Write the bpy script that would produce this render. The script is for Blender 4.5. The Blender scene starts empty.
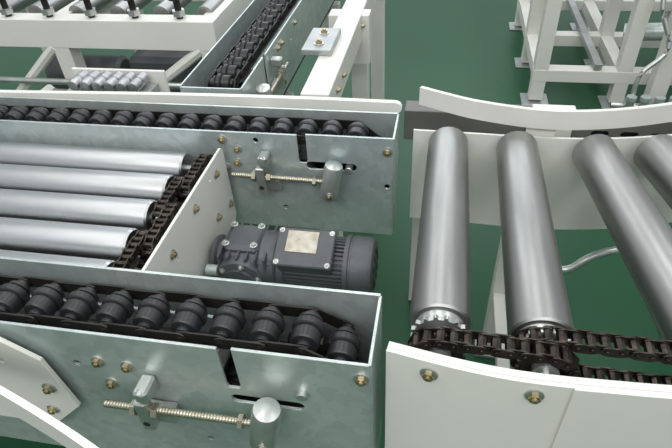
import bpy, bmesh, math, random
from mathutils import Vector, Matrix
random.seed(3)
S=0.6   # model units -> metres
FLOOR=-1.3
scn=bpy.context.scene
scn.view_settings.view_transform='Standard'

# ---------------------------------------------------------------- materials
def mat(name,col,metal=0.0,rough=0.5,noise=0.0,nscale=8.0,col2=None,bump=0.0,bscale=60,stretch=(1,1,1),rvar=0.0,spec=0.5,spangle=0):
    m=bpy.data.materials.new(name); m.use_nodes=True
    nt=m.node_tree; N=nt.nodes; L=nt.links
    b=N['Principled BSDF']
    b.inputs['Base Color'].default_value=(*col,1); b.inputs['Metallic'].default_value=metal
    b.inputs['Roughness'].default_value=rough
    b.inputs['Specular IOR Level'].default_value=spec
    tc=N.new('ShaderNodeTexCoord'); mp=N.new('ShaderNodeMapping'); mp.inputs['Scale'].default_value=stretch
    L.new(tc.outputs['Object'],mp.inputs['Vector'])
    if noise>0 or col2:
        nz=N.new('ShaderNodeTexNoise'); nz.inputs['Scale'].default_value=nscale; nz.inputs['Detail'].default_value=5
        L.new(mp.outputs[0],nz.inputs['Vector'])
        mx=N.new('ShaderNodeMix'); mx.data_type='RGBA'
        c2=col2 if col2 else tuple(c*(1-noise) for c in col)
        mx.inputs[6].default_value=(*col,1); mx.inputs[7].default_value=(*c2,1)
        cr=N.new('ShaderNodeMapRange'); cr.inputs[1].default_value=.35; cr.inputs[2].default_value=.65
        L.new(nz.outputs['Fac'],cr.inputs[0]); L.new(cr.outputs[0],mx.inputs[0])
        last=mx.outputs[2]
        if spangle>0:
            vo=N.new('ShaderNodeTexVoronoi'); vo.inputs['Scale'].default_value=spangle
            L.new(mp.outputs[0],vo.inputs['Vector'])
            sv=N.new('ShaderNodeSeparateColor'); L.new(vo.outputs['Color'],sv.inputs[0])
            mr=N.new('ShaderNodeMapRange'); mr.inputs[3].default_value=.90; mr.inputs[4].default_value=1.07; L.new(sv.outputs[0],mr.inputs[0])
            vm=N.new('ShaderNodeVectorMath'); vm.operation='SCALE'; L.new(last,vm.inputs[0]); L.new(mr.outputs[0],vm.inputs['Scale']); last=vm.outputs[0]
        L.new(last,b.inputs['Base Color'])
        if rvar>0:
            r=N.new('ShaderNodeMapRange'); r.inputs[3].default_value=rough-rvar; r.inputs[4].default_value=rough+rvar
            L.new(nz.outputs['Fac'],r.inputs[0]); L.new(r.outputs[0],b.inputs['Roughness'])
    if bump>0:
        n2=N.new('ShaderNodeTexNoise'); n2.inputs['Scale'].default_value=bscale; n2.inputs['Detail'].default_value=3
        L.new(mp.outputs[0],n2.inputs['Vector'])
        bp=N.new('ShaderNodeBump'); bp.inputs['Strength'].default_value=bump; bp.inputs['Distance'].default_value=.002
        L.new(n2.outputs['Fac'],bp.inputs['Height']); L.new(bp.outputs[0],b.inputs['Normal'])
    return m
M_ZN=mat('zinc_plated_steel',(.57,.62,.60),.55,.36,col2=(.45,.52,.52),nscale=4,rvar=.08,bump=.06,bscale=10,spangle=55)
M_ZD=mat('zinc_bracket',(.58,.60,.58),.8,.34,noise=.2,nscale=20)
M_WH=mat('cream_paint',(.73,.72,.67),0,.42,noise=.05,nscale=5)
M_ROL=mat('brushed_steel_roller',(.41,.41,.40),1,.40,noise=.25,nscale=30,stretch=(1,.12,1),rvar=.07)
M_ROX=mat('brushed_steel_roller_x',(.56,.57,.58),1,.33,noise=.22,nscale=30,stretch=(.12,1,1),rvar=.06)
M_BLK=mat('black_plastic',(.024,.024,.027),0,.36,noise=.3,nscale=25)
M_LNK=mat('dark_link_plate',(.042,.038,.036),.6,.42,noise=.4,nscale=30)
M_CH=mat('oiled_chain_steel',(.085,.070,.058),.85,.33,noise=.6,nscale=50)
M_MOT=mat('grey_motor_paint',(.095,.102,.11),.2,.48,noise=.15,nscale=20,bump=.3,bscale=200)
M_LAB=mat('label_plate',(.55,.53,.47),.4,.4,col2=(.40,.34,.27),nscale=60)
M_BOL=mat('yellow_zinc_bolt',(.52,.43,.26),.9,.34,noise=.3,nscale=60)
M_ROD=mat('threaded_rod_zinc',(.58,.54,.43),.9,.34,noise=.2,nscale=60)
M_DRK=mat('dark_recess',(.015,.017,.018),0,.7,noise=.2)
M_TAU=mat('grey_primer_steel',(.17,.165,.15),.3,.5,noise=.15,nscale=6)
M_GAL=mat('galvanised_strut',(.46,.48,.48),.6,.42,noise=.2,nscale=12)
M_RED=mat('red_plastic',(.5,.03,.02),0,.4,noise=.1)
M_FLR=mat('green_epoxy_floor',(.012,.072,.030),0,.35,col2=(.017,.086,.037),nscale=1.2,bump=.05,bscale=6,rvar=.05,spec=.22)

# ---------------------------------------------------------------- builder
class Obj:
    def __init__(s,name): s.name=name; s.parts={}
    def add(s,part,mt,V,F,M=None):
        p=s.parts.setdefault(part,dict(v=[],f=[],mi=[],mats=[]))
        if mt not in p['mats']: p['mats'].append(mt)
        k=p['mats'].index(mt); o=len(p['v'])
        for v in V:
            v=Vector(v)
            p['v'].append(tuple(M@v) if M else tuple(v))
        for f in F: p['f'].append([i+o for i in f]); p['mi'].append(k)
    def done(s):
        par=bpy.data.objects.new(s.name,None); scn.collection.objects.link(par); par.empty_display_size=.1
        for pn,p in s.parts.items():
            me=bpy.data.meshes.new(pn)
            me.from_pydata([tuple(c*S for c in v) for v in p['v']],[],p['f'])
            for m in p['mats']: me.materials.append(m)
            me.polygons.foreach_set('material_index',p['mi'])
            bm=bmesh.new(); bm.from_mesh(me)
            bmesh.ops.recalc_face_normals(bm,faces=bm.faces)
            for f in bm.faces: f.smooth=True
            for e in bm.edges:
                if len(e.link_faces)==2 and e.calc_face_angle(0)>.6: e.smooth=False
            bm.to_mesh(me); bm.free()
            ob=bpy.data.objects.new(pn,me); scn.collection.objects.link(ob); ob.parent=par
        return par

def box(o,part,mt,lo,hi,M=None,bev=.003):
    dx,dy,dz=[abs(hi[i]-lo[i]) for i in range(3)]
    b=min(bev,dx*.3,dy*.3,dz*.3)
    bm=bmesh.new(); bmesh.ops.create_cube(bm,size=1)
    for v in bm.verts:
        v.co=Vector([(lo[i]+hi[i])/2+v.co[i]*abs(hi[i]-lo[i]) for i in range(3)])
    if b>0: bmesh.ops.bevel(bm,geom=bm.edges[:],offset=b,segments=1,affect='EDGES')
    bm.verts.index_update()
    o.add(part,mt,[v.co.copy() for v in bm.verts],[[v.index for v in f.verts] for f in bm.faces],M); bm.free()
def basis(p,ax,up=None):
    a=Vector(ax).normalized()
    u=Vector(up) if up else (Vector((0,0,1)) if abs(a.z)<.9 else Vector((0,1,0)))
    x=u.cross(a).normalized(); y=a.cross(x)
    return Matrix(((x.x,y.x,a.x,p[0]),(x.y,y.y,a.y,p[1]),(x.z,y.z,a.z,p[2]),(0,0,0,1)))
def lathe(o,part,mt,p,ax,prof,seg=24,M=None):
    B=basis(p,ax); V=[];F=[]
    for t,r in prof:
        for i in range(seg):
            a=2*math.pi*i/seg; V.append(B@Vector((r*math.cos(a),r*math.sin(a),t)))
    n=len(prof)
    for k in range(n-1):
        for i in range(seg):
            j=(i+1)%seg; F.append([k*seg+i,k*seg+j,(k+1)*seg+j,(k+1)*seg+i])
    F.append(list(range(seg))[::-1]); F.append([(n-1)*seg+i for i in range(seg)])
    o.add(part,mt,V,F,M)
def cyl(o,part,mt,p0,p1,r,seg=20,M=None,c=.002):
    d=Vector(p1)-Vector(p0); l=d.length; c=min(c,r*.3,l*.3)
    lathe(o,part,mt,p0,d,[(0,r-c),(c,r),(l-c,r),(l,r-c)],seg,M)
def prism(o,part,mt,out,t,p,ax,up=None,M=None):
    B=basis(p,ax,up); n=len(out)
    V=[B@Vector((x,y,-t/2)) for x,y in out]+[B@Vector((x,y,t/2)) for x,y in out]
    F=[list(range(n))[::-1],list(range(n,2*n))]+[[i,(i+1)%n,n+(i+1)%n,n+i] for i in range(n)]
    o.add(part,mt,V,F,M)
def bolt(o,p,ax,r=.012,M=None,mt=None,part='bolts'):
    mt=mt or M_BOL; a=Vector(ax).normalized()
    lathe(o,part,M_ZD,p,a,[(0,r*1.5),(r*.2,r*1.5),(r*.25,r*1.35)],16,M)
    hexo=[(r*math.cos(math.pi/3*i),r*math.sin(math.pi/3*i)) for i in range(6)]
    prism(o,part,mt,hexo,r*.7,Vector(p)+a*r*.6,a,None,M)
    lathe(o,part,mt,Vector(p)+a*r*.9,a,[(0,r*.55),(r*.35,r*.55),(r*.45,r*.4)],10,M)
def gear(o,part,mt,p,ax,r,t,n,M=None,depth=.12):
    out=[]
    for i in range(n):
        for k,rr in ((0,r*(1-depth)),(.25,r*(1-depth)),(.42,r),(.58,r),(.75,r*(1-depth))):
            a=2*math.pi*(i+k)/n; out.append((rr*math.cos(a),rr*math.sin(a)))
    prism(o,part,mt,out,t,p,ax,None,M)
def thread(o,part,mt,p0,p1,r,M=None,pitch=.008):
    d=Vector(p1)-Vector(p0); l=d.length; n=int(l/pitch); pr=[]
    for i in range(n):
        pr+=[(i*pitch,r*.84),(i*pitch+pitch*.35,r),(i*pitch+pitch*.6,r)]
    pr.append((l,r*.8)); lathe(o,part,mt,p0,d,pr,14,M)
def hexnut(o,part,mt,p,ax,r,t,M=None):
    prism(o,part,mt,[(r*math.cos(math.pi/3*i),r*math.sin(math.pi/3*i)) for i in range(6)],t,p,ax,None,M)
def smooth_path(pts,n=8):
    pts=[Vector(p) for p in pts]; P=[pts[0]*2-pts[1]]+pts+[pts[-1]*2-pts[-2]]; out=[]
    for i in range(1,len(P)-2):
        for k in range(n):
            t=k/n; a,b,c,d=P[i-1:i+3]
            out.append(.5*((2*b)+(c-a)*t+(2*a-5*b+4*c-d)*t*t+(3*b-a-3*c+d)*t**3))
    out.append(pts[-1]); return out
def sweep(o,part,mt,pts,prof,M=None):
    n=len(prof);V=[];F=[]
    for i,p in enumerate(pts):
        a=pts[max(0,i-1)]; b=pts[min(len(pts)-1,i+1)]; d=(b-a); d.z=0; d.normalize(); s=Vector((-d.y,d.x,0))
        for x,z in prof: V.append(p+s*x+Vector((0,0,z)))
    for i in range(len(pts)-1):
        for k in range(n): F.append([i*n+k,i*n+(k+1)%n,(i+1)*n+(k+1)%n,(i+1)*n+k])
    F.append(list(range(n))[::-1]); F.append([(len(pts)-1)*n+k for k in range(n)])
    o.add(part,mt,V,F,M)
def pipe(o,part,mt,pts,r,seg=12,M=None):
    pts=[Vector(p) for p in pts];V=[];F=[]
    for i,p in enumerate(pts):
        d=pts[min(len(pts)-1,i+1)]-pts[max(0,i-1)]; B=basis(p,d)
        for k in range(seg):
            a=2*math.pi*k/seg; V.append(B@Vector((r*math.cos(a),r*math.sin(a),0)))
    for i in range(len(pts)-1):
        for k in range(seg): F.append([i*seg+k,i*seg+(k+1)%seg,(i+1)*seg+(k+1)%seg,(i+1)*seg+k])
    F.append(list(range(seg))[::-1]); F.append([(len(pts)-1)*seg+k for k in range(seg)])
    o.add(part,mt,V,F,M)
def circ(cx,cy,r,n=20): return [(cx+r*math.cos(2*math.pi*i/n),cy+r*math.sin(2*math.pi*i/n)) for i in range(n)]
def slot(x0,x1,y,r,n=8):
    return [(x1+r*math.cos(a),y+r*math.sin(a)) for a in [-math.pi/2+math.pi*i/n for i in range(n+1)]]+\
           [(x0+r*math.cos(a),y+r*math.sin(a)) for a in [math.pi/2+math.pi*i/n for i in range(n+1)]]
def plate(o,part,mt,loops,thick,B,M=None,bev=.001):
    cu=bpy.data.curves.new('t','CURVE'); cu.dimensions='2D'; cu.fill_mode='BOTH'; cu.extrude=max(thick/2-bev,.0005); cu.bevel_depth=bev; cu.bevel_resolution=0; cu.offset=-bev
    for lp in loops:
        sp=cu.splines.new('POLY'); sp.points.add(len(lp)-1); sp.use_cyclic_u=True
        for q,(x,y) in zip(sp.points,lp): q.co=(x,y,0,1)
    ob=bpy.data.objects.new('t',cu); scn.collection.objects.link(ob)
    dg=bpy.context.evaluated_depsgraph_get(); me=bpy.data.meshes.new_from_object(ob.evaluated_get(dg))
    bm=bmesh.new(); bm.from_mesh(me); bmesh.ops.remove_doubles(bm,verts=bm.verts,dist=1e-5); bm.verts.index_update()
    V=[v.co.copy() for v in bm.verts]; F=[[v.index for v in f.verts] for f in bm.faces]
    bm.free(); bpy.data.meshes.remove(me); bpy.data.objects.remove(ob); bpy.data.curves.remove(cu)
    o.add(part,mt,V,F,(M@B) if M else B)
def BXZ(y,x=0,z=0):
    return Matrix(((1,0,0,x),(0,0,-1,y),(0,1,0,z),(0,0,0,1)))
def BYZ(x):
    return Matrix(((0,0,1,x),(1,0,0,0),(0,1,0,0),(0,0,0,1)))

def loop_pts(c0,c1,r,pitch,up=Vector((0,0,1))):
    c0=Vector(c0);c1=Vector(c1); d=(c1-c0); L=d.length; d.normalize(); u=(up-d*up.dot(d)).normalized()
    tot=2*L+2*math.pi*r; n=2*round(tot/pitch/2); out=[]
    for i in range(n):
        s=i*tot/n
        if s<L: p=c0+d*s+u*r
        elif s<L+math.pi*r:
            a=(s-L)/r; p=c1+d*math.sin(a)*r+u*math.cos(a)*r
        elif s<2*L+math.pi*r: p=c1-d*(s-L-math.pi*r)-u*r
        else:
            a=(s-2*L-math.pi*r)/r; p=c0-d*math.sin(a)*r-u*math.cos(a)*r
        out.append(p)
    return out
def stad(L,w,n=4):
    r=w/2
    return [(L/2+r*math.cos(a),r*math.sin(a)) for a in [-math.pi/2+math.pi*i/n for i in range(n+1)]]+\
           [(-L/2+r*math.cos(a),r*math.sin(a)) for a in [math.pi/2+math.pi*i/n for i in range(n+1)]]
def link(o,part,mt,a,b,ax,off,w,t,M=None):
    ax=Vector(ax).normalized(); d=b-a; mid=(a+b)/2+ax*off
    prism(o,part,mt,stad(d.length,w),t,mid,ax,ax.cross(d.normalized()),M)
def rchain(o,part,pts,ax,width,rr,closed=True,M=None,mt=None):
    mt=mt or M_CH; n=len(pts); ax=Vector(ax).normalized()
    for i,p in enumerate(pts):
        cyl(o,part,mt,p-ax*width*.42,p+ax*width*.42,rr,8,M,c=0.0005)
        cyl(o,part,mt,p-ax*width*.72,p+ax*width*.72,rr*.45,6,M,c=0.0005)
    for i in range(n if closed else n-1):
        a,b=pts[i],pts[(i+1)%n]; off=width*(.46 if i%2 else .58)
        for s in (1,-1): link(o,part,mt,a,b,ax,s*off,rr*2.3,width*.10,M)

# ---------------------------------------------------------------- chain conveyor unit
def chain_unit(name,M,L,W,zb,bolts,rod,notch=(-.351,-.315,-.17),holes=(),slotz=-.2,pitch=.1):
    """local: x<=0 along the conveyor (end at x=0), y 0..W across, z=0 top of side plates"""
    o=Obj(name); th=.008
    ns,ne,nd=notch
    out=[(-L,zb),(0,zb),(0,.004),(ne,.004),(ne,nd+.012),(ne-.004,nd),(ns+.004,nd),(ns,nd+.012),(ns,0),(-L,0)]
    lps=[out,slot(rod['x1']-.07,rod['x1']+.085,slotz,.016)]+[circ(x,z,.010) for x,z in holes]
    plate(o,'front_side_plate',M_ZN,lps,th,BXZ(0),M)
    plate(o,'back_side_plate',M_ZN,[[(-L,zb),(0,zb),(0,.006),(-L,.006)]],th,BXZ(W),M)
    box(o,'end_plate',M_ZN,(-.004,0,zb),(.004,W,.002),M,bev=.001)
    yc=W*.5
    for s in (-1,1):
        box(o,'chain_track',M_ZN,(-L,yc+s*.052-.006,-.15),(-.38,yc+s*.052+.006,-.085),M,bev=.002)
    box(o,'chain_track',M_TAU,(-L,yc-.06,-.16),(-.38,yc+.06,-.15),M,bev=.002)
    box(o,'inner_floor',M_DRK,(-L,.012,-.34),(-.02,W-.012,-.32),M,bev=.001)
    R=.095; cz=-.036-R; c1=Vector((-.16,yc,cz)); c0=Vector((-L+.13,yc,cz))
    pts=loop_pts(c0,c1,R,pitch)
    ax=Vector((0,1,0)); n=len(pts)
    # hub | body | wide ring | body | hub
    base=[(-.052,.012),(-.051,.018),(-.041,.019),(-.040,.033),(-.037,.0355),(-.008,.0355),(-.006,.031),(-.002,.031),(0,.038),(.003,.0405),(.016,.0405),(.019,.038),(.020,.028),(.026,.028),(.027,.032),(.036,.031),(.038,.026),(.041,.020),(.051,.019),(.052,.012)]
    for i,p in enumerate(pts):
        lathe(o,'carrier_chain_rollers',M_BLK,p,ax,base,24,M)
        lathe(o,'carrier_chain_rollers',M_LNK,p-ax*.068,ax,[(0,.006),(.002,.010),(.134,.010),(.136,.006)],10,M)
    for i in range(n):
        a,b=pts[i],pts[(i+1)%n]; k=.0 if i%2 else .006
        for s in (1,-1): link(o,'carrier_chain_links',M_LNK,a,b,ax,s*(.057+k),.036,.005,M)
    gear(o,'end_sprocket',M_LNK,c1,ax,R*.92,.02,10,M,.2)
    cyl(o,'end_sprocket_shaft',M_ZD,c1-ax*(yc+.02),c1+ax*(W-yc+.015),.014,16,M)
    for x,z in bolts: bolt(o,(x,-.004,z),(0,-1,0),.0125,M)
    for lx in (-.75,-L+.3):
        box(o,'support_legs',M_WH,(lx-.03,W*.5-.03,FLOOR+.02-M.translation.z),(lx+.03,W*.5+.03,-.42),M)
        box(o,'support_legs',M_GAL,(lx-.06,W*.5-.06,FLOOR-M.translation.z),(lx+.06,W*.5+.06,FLOOR+.02-M.translation.z),M)
        box(o,'support_legs',M_WH,(lx-.04,.01,-.45),(lx+.04,W-.01,-.41),M)
    o.done()
    # ---- tensioner
    t=Obj('chain_tensioner'); x0,x1,xb,z,y=rod['x0'],rod['x1'],rod['xb'],rod['z'],-rod.get('off',.045)
    zz=rod.get('z1',z)
    thread(t,'threaded_rod',M_ROD,(x0,y,z),(x1,y,zz),.0105,M)
    k=rod.get('k',1.0)
    box(t,'anchor_block',M_ZD,(xb-.026,y-.017,z-.060*k),(xb+.008,y+.017,z+.035*k),M,.004)
    box(t,'anchor_block',M_ZD,(xb-.026,y+.01,z-.060*k),(xb+.055,-.005,z-.02*k),M,.003)
    lathe(t,'anchor_block',M_DRK,(xb-.009,y-.0165,z-.035*k),(0,-1,0),[(0,.009),(.002,.009)],14,M)
    box(t,'anchor_clip',M_ZD,(xb-.012,y-.016,z+.04*k),(xb+.026,-.006,z+.075*k),M,.006)
    cyl(t,'anchor_clip',M_ZD,(xb+.006,y-.02,z+.066*k),(xb+.006,y-.002,z+.066*k),.013,14,M)
    hexnut(t,'lock_nuts',M_ROD,(xb+.022,y,z),(1,0,0),.021,.016,M)
    hexnut(t,'lock_nuts',M_ROD,(xb-.036,y,z),(1,0,0),.021,.014,M)
    hexnut(t,'lock_nuts',M_ROD,(x1-.050,y,zz),(1,0,0),.019,.012,M)
    tilt=Vector((.20,0,1)).normalized(); kr=rod.get('kr',1.0); c=Vector((x1+.014,y-.006,zz+.012))
    lathe(t,'shaft_yoke_cylinder',M_ZD,c-tilt*.064*k,tilt,[(0,.026*kr),(.004,.031*kr),(.112*k,.031*kr),(.120*k,.028*kr),(.124*k,.016),(.125*k,.008)],32,M)
    lathe(t,'shaft_yoke_cylinder',M_ZD,c-tilt*.076*k,tilt,[(0,.015),(.014,.015)],16,M)
    cyl(t,'shaft_stub',M_ZD,(x1+.02,-.004,zz+.01),(x1+.012,y,zz+.01),.015,16,M)
    bolt(t,(x1+.010,y-.006-.031*kr,zz-.030*k),(0,-1,0),.010,M,part='set_screw')
    t.done()

Mn=Matrix.Translation((-.105,.70,0))
chain_unit('chain_conveyor',Mn,2.1,.205,-.62,
   bolts=[(-.683,-.109),(-.605,-.115),(-.675,-.20),(-.018,-.045),(-.30,-.50),(-.9,-.30)],
   rod=dict(x0=-.68,x1=-.262,xb=-.560,z=-.225,z1=-.218,k=1.25,off=.05,kr=1.15),slotz=-.195,holes=[(-.45,-.42),(-.75,-.13)],notch=(-.351,-.315,-.15),pitch=.0985)
Mf=Matrix.Translation((-.145,1.63,0))
chain_unit('chain_conveyor',Mf,2.6,.175,-.435,
   bolts=[(-.628,-.032),(-.575,-.072),(-.635,-.155),(-.585,-.13),(-.02,-.05)],
   rod=dict(x0=-.60,x1=-.232,xb=-.475,z=-.158,z1=-.165,k=1.2,kr=1.1),slotz=-.125,holes=[(-.42,-.33),(-.02,-.2),(-.50,-.03)],notch=(-.345,-.312,-.115),pitch=.092)
Mb=Matrix(((0,-1,0,-.81),(-1,0,0,1.98),(0,0,1,-.01),(0,0,0,1)))
chain_unit('chain_conveyor',Mb,2.6,.27,-.30,bolts=[(-.62,-.05),(-.55,-.05),(-.9,-.05),(-1.3,-.05)],
   rod=dict(x0=-.55,x1=-.15,xb=-.42,z=-.13,k=1.2,kr=1.1),slotz=-.12,holes=[(-.8,-.1)],pitch=.09)

# ---------------------------------------------------------------- left roller conveyor
o=Obj('roller_conveyor')
ys=[1.55,1.405,1.26,1.115,.97]; zc=-.118; Rr=.059
for i,y in enumerate(ys):
    lathe(o,'rollers',M_ROX,(-2.45,y,zc),(1,0,0),[(0,.02),(.001,Rr-.004),(.006,Rr),(1.545,Rr),(1.552,Rr-.005),(1.553,.02)],40)
    cyl(o,'roller_shafts',M_ZD,(-2.5,y,zc),(-.778,y,zc),.013,12)
    for xx in (-.862,-.826): gear(o,'sprockets',M_CH,(xx,y,zc),(1,0,0),.044,.008,13)
for i in range(len(ys)-1):
    xx=-.862 if i%2 else -.826
    pts=loop_pts((xx,ys[i+1],zc),(xx,ys[i],zc),.046,.0255)
    rchain(o,'drive_chain',pts,(1,0,0),.028,.0098)
plate(o,'bracket_plate',M_WH,[[(.93,-.40),(1.56,-.40),(1.60,-.36),(1.60,-.06),(1.585,-.045),(.93,-.045)],circ(1.12,-.16,.008),circ(1.45,-.09,.008)],.010,BYZ(-.772))
for y,z in ((1.50,-.10),(1.44,-.25),(1.30,-.10),(1.10,-.12),(1.03,-.26),(1.56,-.28)): bolt(o,(-.766,y,z),(1,0,0),.011)
box(o,'side_frame',M_WH,(-2.5,.92,-.30),(-2.44,1.60,-.04))
box(o,'base_pan',M_TAU,(-2.44,.93,-.33),(-.79,1.60,-.31))
box(o,'cross_rail',M_WH,(-2.5,.93,-.42),(-.78,1.0,-.33))
o.done()

# ---------------------------------------------------------------- gear motor
o=Obj('gear_motor'); my,mz=1.33,-.33
def fin_out(r,d,n,):
    out=[]
    for i in range(n):
        for k,rr in ((0,r-d),(.45,r-d),(.5,r),(.95,r)):
            a=2*math.pi*(i+k)/n; out.append((rr*math.cos(a),rr*math.sin(a)))
    return out
prism(o,'motor_body',M_MOT,fin_out(.098,.010,40),.20,(-.37,my,mz),(1,0,0))
lathe(o,'motor_body',M_MOT,(-.50,my,mz),(1,0,0),[(0,.085),(.003,.105),(.025,.108),(.030,.100),(.035,.09)],40)
lathe(o,'fan_cover',M_MOT,(-.275,my,mz),(1,0,0),[(0,.09),(.003,.107),(.018,.108),(.020,.103),(.026,.103),(.028,.107),(.080,.106),(.096,.098),(.102,.085),(.103,.04),(.100,.035),(.1,.01)],40)
for k in range(10):
    a=2*math.pi*k/10
    box(o,'fan_grille',M_DRK,(-.173,my+.06*math.cos(a)-.006,mz+.06*math.sin(a)-.012),(-.171,my+.06*math.cos(a)+.006,mz+.06*math.sin(a)+.012),bev=0)
Tb=Matrix.Translation((-.40,my,mz))@Matrix.Rotation(math.radians(22),4,'X')
box(o,'terminal_box',M_MOT,(-.09,-.075,.07),(.095,.055,.132),Tb,.010)
box(o,'terminal_box',M_MOT,(-.095,-.08,.128),(.10,.06,.142),Tb,.006)
box(o,'label_plate',M_LAB,(-.06,-.030,.1425),(.045,.048,.1445),Tb,.001)
for x in (-.082,.087):
    for y in (-.068,.048): bolt(o,(x,y,.142),(0,0,1),.006,Tb,mt=M_ZD,part='box_screws')
box(o,'gearbox',M_MOT,(-.70,my-.085,mz-.10),(-.50,my+.09,mz+.075),None,.022)
box(o,'gearbox',M_MOT,(-.69,my-.06,mz+.05),(-.56,my+.07,mz+.10),None,.014)
lathe(o,'gearbox',M_MOT,(-.63,my-.02,mz-.02),(0,-1,0),[(0,.09),(.075,.09),(.085,.085),(.088,.06),(.095,.058),(.097,.03)],32)
lathe(o,'gearbox',M_MOT,(-.56,my,mz),(1,0,0),[(0,.10),(.05,.098),(.058,.09)],32)
lathe(o,'gearbox',M_MOT,(-.742,my,mz),(1,0,0),[(0,.07),(.012,.072),(.02,.06),(.05,.06)],28)
for k in range(7):
    x=-.70+k*.032
    box(o,'gearbox_ribs',M_MOT,(x,my-.095,mz-.08),(x+.009,my+.095,mz+.083),None,.004)
for a in range(6):
    an=a*math.pi/3+.3
    bolt(o,(-.63+.072*math.cos(an),my-.107,mz-.02+.072*math.sin(an)),(0,-1,0),.008,mt=M_ZD,part='gearbox_bolts')
for x in (-.68,-.58):
    for y in (-.045,.055): bolt(o,(x,my+y,mz+.10),(0,0,1),.009,mt=M_ZD,part='gearbox_bolts')
box(o,'mount_foot',M_GAL,(-.742,my-.11,mz-.13),(-.50,my+.11,mz-.112))
lathe(o,'output_shaft',M_ZN,(-.742,my-.10,mz+.02),(1,0,0),[(0,.02),(.04,.02)],20)
o.done()

# ---------------------------------------------------------------- curved roller conveyor (right)
o=Obj('curved_roller_conveyor'); R=.069; RN=.076; zc=-.071
axes=[((.043,.785),(.043,1.742)),((.281,.775),(.281,1.735)),((.668,.765),(.536,1.738)),((.95,.80),(.735,1.755)),((1.24,.86),(.95,1.80))]
for i,(a,b) in enumerate(axes):
    a=Vector((*a,zc)); b=Vector((*b,zc)); d=(b-a).normalized(); L=(b-a).length
    lathe(o,'rollers',M_ROL,a+d*.105,d,[(0,.03),(.001,RN-.005),(.006,RN),(L-.111,R+.001),(L-.106,R-.005),(L-.105,.03)],56)
    lathe(o,'roller_end_caps',M_ZD,a+d*.085,d,[(0,.02),(.001,.050),(.012,.058),(.021,.060)],32)
    cyl(o,'roller_shafts',M_ZD,a-d*.02,b+d*.02,.014,14)
    gear(o,'sprockets',M_ZD,a+d*.078,d,.070,.012,16)
    gear(o,'sprockets',M_CH,a+d*.030,d,.064,.009,16)
    lathe(o,'sprocket_hubs',M_ZD,a+d*.01,d,[(0,.03),(.07,.03)],20)
for i in range(len(axes)-1):
    off=.022 if i%2==0 else .066
    ps=[]
    for (a,b) in (axes[i],axes[i+1]):
        a=Vector((*a,zc)); b=Vector((*b,zc)); ps.append(a+(b-a).normalized()*off)
    d=(ps[1]-ps[0]).normalized(); ax=Vector((d.y,-d.x,0))
    pts=loop_pts(ps[0],ps[1],.061,.030)
    rchain(o,'drive_chain',pts,ax,.036,.0120)
far=smooth_path([(-.085,1.775,0),(.15,1.768,0),(.35,1.762,0),(.55,1.772,0),(.80,1.82,0),(1.15,1.94,0),(1.5,2.12,0)])
sweep(o,'inner_side_frame',M_WH,far,[(0,-.045),(.010,-.045),(.010,-.46),(0,-.46)])
near=smooth_path([(-.072,.752,0),(.087,.725,0),(.229,.713,0),(.40,.716,0),(.56,.726,0),(.85,.765,0),(1.2,.84,0),(1.5,.93,0)])
sweep(o,'outer_side_frame',M_WH,near,[(0,.004),(-.010,.004),(-.010,-.50),(0,-.50)])
sweep(o,'outer_side_frame',M_WH,near,[(.001,.004),(.001,-.003),(.018,-.003),(.018,.004)])
sweep(o,'splice_plate',M_WH,[p for p in near if p.x>.30],[(-.011,.008),(-.017,.008),(-.017,-.50),(-.011,-.50)])
def on(path,x):
    for a,b in zip(path,path[1:]):
        if a.x<=x<=b.x: return a.lerp(b,(x-a.x)/(b.x-a.x)),(b-a).normalized()
for x,z in ((.025,-.035),(.243,-.035),(.62,-.05),(.86,-.05)):
    p,d=on(near,x); nrm=Vector((d.y,-d.x,0)); bolt(o,p+nrm*(.011 if x<.3 else .018)+Vector((0,0,z)),nrm,.0135)
for x,y in ((.33,1.80),(1.25,2.0),(.33,.76),(1.25,.93)):
    box(o,'legs',M_WH,(x-.03,y-.03,FLOOR+.02),(x+.03,y+.03,-.40))
    box(o,'legs',M_GAL,(x-.06,y-.06,FLOOR),(x+.06,y+.06,FLOOR+.02))
pipe(o,'air_pipe',M_ZD,smooth_path([(.44,1.78,-.46),(.44,1.74,-.54),(.47,1.68,-.58),(.55,1.66,-.57),(.68,1.70,-.50),(1.1,1.85,-.50)],6),.016)
box(o,'cross_tie',M_WH,(.305,.76,-.9),(.355,1.8,-.86))
g=smooth_path([(-.075,1.904,0),(.03,1.852,0),(.141,1.806,0),(.339,1.762,0),(.533,1.772,0),(.774,1.841,0),(1.1,1.99,0),(1.4,2.15,0)])
sweep(o,'guide_rail',M_WH,g,[(0,.062),(.016,.062),(.016,-.008),(0,-.008)])
for x in (.36,.9):
    p,d=on(g,x); box(o,'rail_brackets',M_WH,(p.x-.05,p.y+.018,-.1),(p.x+.05,p.y+.03,.03))
o.done()

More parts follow.
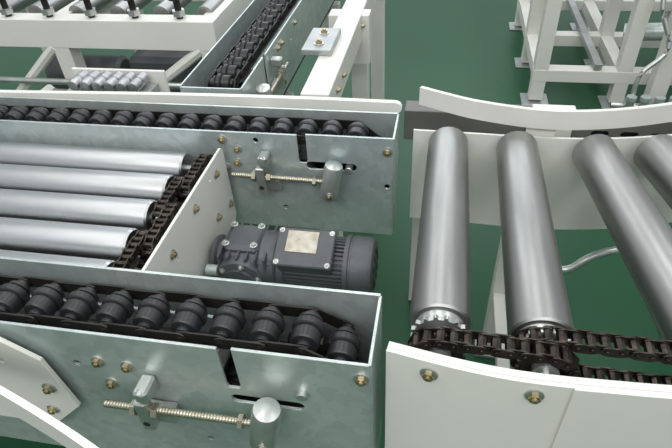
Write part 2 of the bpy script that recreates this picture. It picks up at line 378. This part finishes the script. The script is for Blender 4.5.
# ---------------------------------------------------------------- guide rails
o=Obj('guide_rail')
g=smooth_path([(-2.6,1.81,0),(-1.83,1.830,0),(-1.3,1.855,0),(-.95,1.868,0),(-.5,1.874,0),(-.16,1.870,0)])
sweep(o,'rail',M_WH,g,[(0,.012),(.024,.012),(.024,-.034),(0,-.034)])
cyl(o,'rail_end',M_WH,(-.16,1.870,-.011),(-.16,1.894,-.011),.023,20)
for x in (-1.6,-.7): box(o,'rail_brackets',M_WH,(x-.03,1.812,-.12),(x+.03,1.89,-.045))
o.done()
o=Obj('curved_guide_rail')
g=smooth_path([(-1.5,.64,0),(-1.15,.59,0),(-.843,.505,0),(-.565,.41,0),(-.35,.31,0)])
sweep(o,'rail',M_WH,g,[(0,.06),(-.014,.06),(-.014,-.03),(0,-.03)])
o.done()
o=Obj('mounting_bracket')
plate(o,'plate',M_WH,[[(-1.30,-.42),(-1.02,-.42),(-.90,-.30),(-.93,-.10),(-1.02,-.03),(-1.30,-.03)],circ(-1.05,-.12,.010)],.012,BXZ(.675))
bolt(o,(-.955,.668,-.22),(0,-1,0),.013); bolt(o,(-.99,.668,-.33),(0,-1,0),.012)
o.done()

# ---------------------------------------------------------------- background
o=Obj('slotted_cross_beam')
box(o,'beam',M_TAU,(-.14,2.06,-.26),(.55,2.15,-.12))
slots=[slot(.62+i*.11,.66+i*.11,-.185,.014) for i in range(7)]
plate(o,'slotted_channel',M_TAU,[[(.50,-.26),(1.6,-.26),(1.6,-.12),(.50,-.12)]]+slots,.012,BXZ(2.055))
box(o,'slotted_channel',M_DRK,(.56,2.08,-.24),(1.6,2.15,-.14))
box(o,'joint_block',M_WH,(.36,2.0,-.30),(.52,2.045,-.06))
for x in (-.05,1.5): box(o,'posts',M_WH,(x-.035,2.07,FLOOR),(x+.035,2.14,-.26))
o.done()

def frame_bg(name,xs,ys,zt,zl,w=.05,rail=.06):
    o=Obj(name)
    for x in xs:
        for y in ys:
            box(o,'posts',M_WH,(x-w/2,y-w/2,FLOOR+.03),(x+w/2,y+w/2,zt-.008))
            box(o,'feet',M_GAL,(x-w,y-w,FLOOR),(x+w,y+w,FLOOR+.012)); cyl(o,'feet',M_ZD,(x,y,FLOOR+.01),(x,y,FLOOR+.05),.02,12)
    for y in ys:
        for z in (zt,zl): box(o,'rails_x',M_WH,(xs[0]-w*.53,y-w*.53,z-rail),(xs[-1]+w*.53,y+w*.53,z))
    for x in xs:
        for z in (zt,zl): box(o,'rails_y',M_WH,(x-w*.45,ys[0],z-rail-.004),(x+w*.45,ys[-1],z-.004))
    return o
o=frame_bg('machine_stand',[.80,1.44,2.3],[4.5,5.25,6.2],-.25,-1.0,.11,.10)
box(o,'inner_posts',M_WH,(1.60,4.25,FLOOR+.016),(1.72,4.37,-.2))
box(o,'inner_posts',M_GAL,(1.54,4.19,FLOOR),(1.78,4.43,FLOOR+.015))
box(o,'diagonal_arm',M_GAL,(1.2,4.45,-.99),(1.26,6.1,-.94))
pipe(o,'air_pipes',M_ZD,[(1.3,4.12,-1.12),(1.75,4.10,-1.12),(2.3,4.2,-1.12)],.024)
pipe(o,'air_pipes',M_ZD,[(1.9,4.1,-1.25),(1.9,4.1,-.3)],.028)
pipe(o,'air_pipes',M_ZD,smooth_path([(1.45,4.1,-1.2),(1.45,4.15,-.9),(1.6,4.2,-.7),(1.5,4.3,-.4),(1.6,4.4,-.1)],6),.018)
pipe(o,'air_pipes',M_ZD,smooth_path([(1.62,4.05,-1.29),(1.75,4.05,-1.0),(1.9,4.2,-.8),(2.1,4.3,-.3)],6),.018)
for k in range(7):
    cyl(o,'valves',M_ZD,(1.42+k*.1,4.08,-1.19),(1.42+k*.1,4.08,-1.05),.032,12)
    hexnut(o,'valves',M_ZN,(1.42+k*.1,4.08,-1.04),(0,0,1),.04,.03)
box(o,'valves',M_GAL,(1.38,4.03,-1.27),(2.1,4.14,-1.18),None,.01)
box(o,'valves',M_RED,(2.0,4.04,-1.16),(2.05,4.10,-1.10),None,.005)
cyl(o,'air_cylinder',M_ZN,(1.48,4.9,-.85),(2.15,4.7,-.75),.07,24)
o.done()
o=frame_bg('conveyor_support_frame',[-2.9,-2.15,-1.25],[2.75,3.55],.0,-.75,.10,.16)
pipe(o,'brace',M_WH,[(-2.1,2.72,-.70),(-1.3,2.72,-.16)],.03,8)
pipe(o,'brace',M_WH,[(-2.85,2.72,-.70),(-2.2,2.72,-.16)],.03,8)
for i in range(6):
    x=-2.7+i*.26
    cyl(o,'adjuster_bolts',M_LNK,(x,2.75,.0),(x,2.75,.13),.018,12); hexnut(o,'adjuster_bolts',M_ZD,(x,2.75,.03),(0,0,1),.035,.03)
    cyl(o,'adjuster_bolts',M_BLK,(x,2.75,.10),(x,2.75,.13),.04,16)
    cyl(o,'rollers',M_ROL,(x+.1,2.85,-.02),(x+.1,3.5,-.02),.05,20)
box(o,'drive_housing',M_MOT,(-1.9,2.9,-.6),(-1.5,3.3,-.3),None,.03)
box(o,'control_box',M_GAL,(-2.05,2.60,-.62),(-1.8,2.68,-.40),None,.01)
lathe(o,'drive_housing',M_MOT,(-2.5,3.0,-.45),(1,0,0),[(0,.09),(.02,.11),(.5,.11),(.52,.09)],28)
pipe(o,'conduit',M_ZD,[(-2.8,2.66,-.35),(-1.3,2.66,-.35)],.018)
o.done()
o=Obj('short_roller_row')
for i in range(6):
    x=-1.60+i*.058
    lathe(o,'rollers',M_ROX,(x,1.99,-.03),(0,1,0),[(0,.012),(.002,.022),(.012,.026),(.05,.026),(.054,.018),(.06,.018),(.064,.026),(.11,.026),(.115,.01)],18)
box(o,'channel',M_GAL,(-1.66,1.98,-.10),(-1.26,2.12,-.065))
box(o,'channel',M_WH,(-1.68,2.125,-.12),(-1.22,2.14,-.01))
for x in (-1.6,-1.35): box(o,'posts',M_WH,(x-.02,2.03,FLOOR),(x+.02,2.07,-.10))
o.done()
o=Obj('steel_frame_beam')
box(o,'beam',M_WH,(-.56,1.98,-.16),(-.44,4.2,-.02))
box(o,'beam',M_WH,(-.62,2.9,-.30),(-.40,3.0,-.028))
box(o,'beam',M_GAL,(-.64,2.35,-.019),(-.50,2.62,.01))
for y in (2.1,3.2,4.1): box(o,'posts',M_WH,(-.55,y-.05,FLOOR+.016),(-.45,y+.05,-.16)); box(o,'posts',M_GAL,(-.6,y-.1,FLOOR),(-.4,y+.1,FLOOR+.015))
box(o,'cross_beam',M_WH,(-1.2,2.16,-.38),(-.56,2.24,-.34))
for y in (2.15,2.3,2.9,3.05): bolt(o,(-.439,y,-.08),(1,0,0),.013)
for y in (2.42,2.55): bolt(o,(-.57,y,.01),(0,0,1),.016)
o.done()

# ---------------------------------------------------------------- floor
o=Obj('floor'); box(o,'floor_slab',M_FLR,(-9,-5,FLOOR-.1),(9,14,FLOOR),None,0); o.done()

# ---------------------------------------------------------------- lights
def area(name,loc,rot,sx,sy,e,col=(1,1,1)):
    l=bpy.data.lights.new(name,'AREA'); l.shape='RECTANGLE'; l.size=sx; l.size_y=sy; l.energy=e; l.color=col
    ob=bpy.data.objects.new(name,l); scn.collection.objects.link(ob); ob.location=loc; ob.rotation_euler=rot
for i,x in enumerate((-2.6,-.4,1.8)):
    area('rear_fill_light',(x,1.2,3.2),(0,0,0),.7,6.0,48,(1,1,.97))
area('rear_fill_light',(0,-1.8,2.6),(math.radians(42),0,0),5,.8,72,(1,1,.98))  # fill light added behind the camera to brighten the near, camera-facing plates
area('window_light',(-1.0,6.5,2.6),(math.radians(-62),0,0),6,2.0,100,(.9,.96,1))
w=bpy.data.worlds.new('world'); scn.world=w; w.use_nodes=True
nt=w.node_tree; bg=nt.nodes['Background']; bg.inputs[1].default_value=.74
tc=nt.nodes.new('ShaderNodeTexCoord'); sp=nt.nodes.new('ShaderNodeSeparateXYZ'); cr=nt.nodes.new('ShaderNodeValToRGB')
nt.links.new(tc.outputs['Generated'],sp.inputs[0]); nt.links.new(sp.outputs[2],cr.inputs[0]); nt.links.new(cr.outputs[0],bg.inputs[0])
e=cr.color_ramp.elements; e[0].position=0; e[0].color=(.34,.36,.35,1); e[1].position=1; e[1].color=(.78,.82,.84,1)
x=e.new(.12); x.color=(.58,.62,.63,1); x=e.new(.35); x.color=(.90,.96,1,1); x=e.new(.6); x.color=(.5,.54,.57,1)

# ---------------------------------------------------------------- camera
r=Vector((.9827,.1775,-.0514)).normalized(); b=Vector((.1687,-.7470,.6430)); b=(b-r*b.dot(r)).normalized(); u=b.cross(r)
cd=bpy.data.cameras.new('camera'); cam=bpy.data.objects.new('camera',cd); scn.collection.objects.link(cam)
cam.matrix_world=Matrix(((r.x,u.x,b.x,0),(r.y,u.y,b.y,0),(r.z,u.z,b.z,S),(0,0,0,1)))
cd.sensor_width=36; cd.lens=547/672*36; cd.clip_start=.02
scn.camera=cam
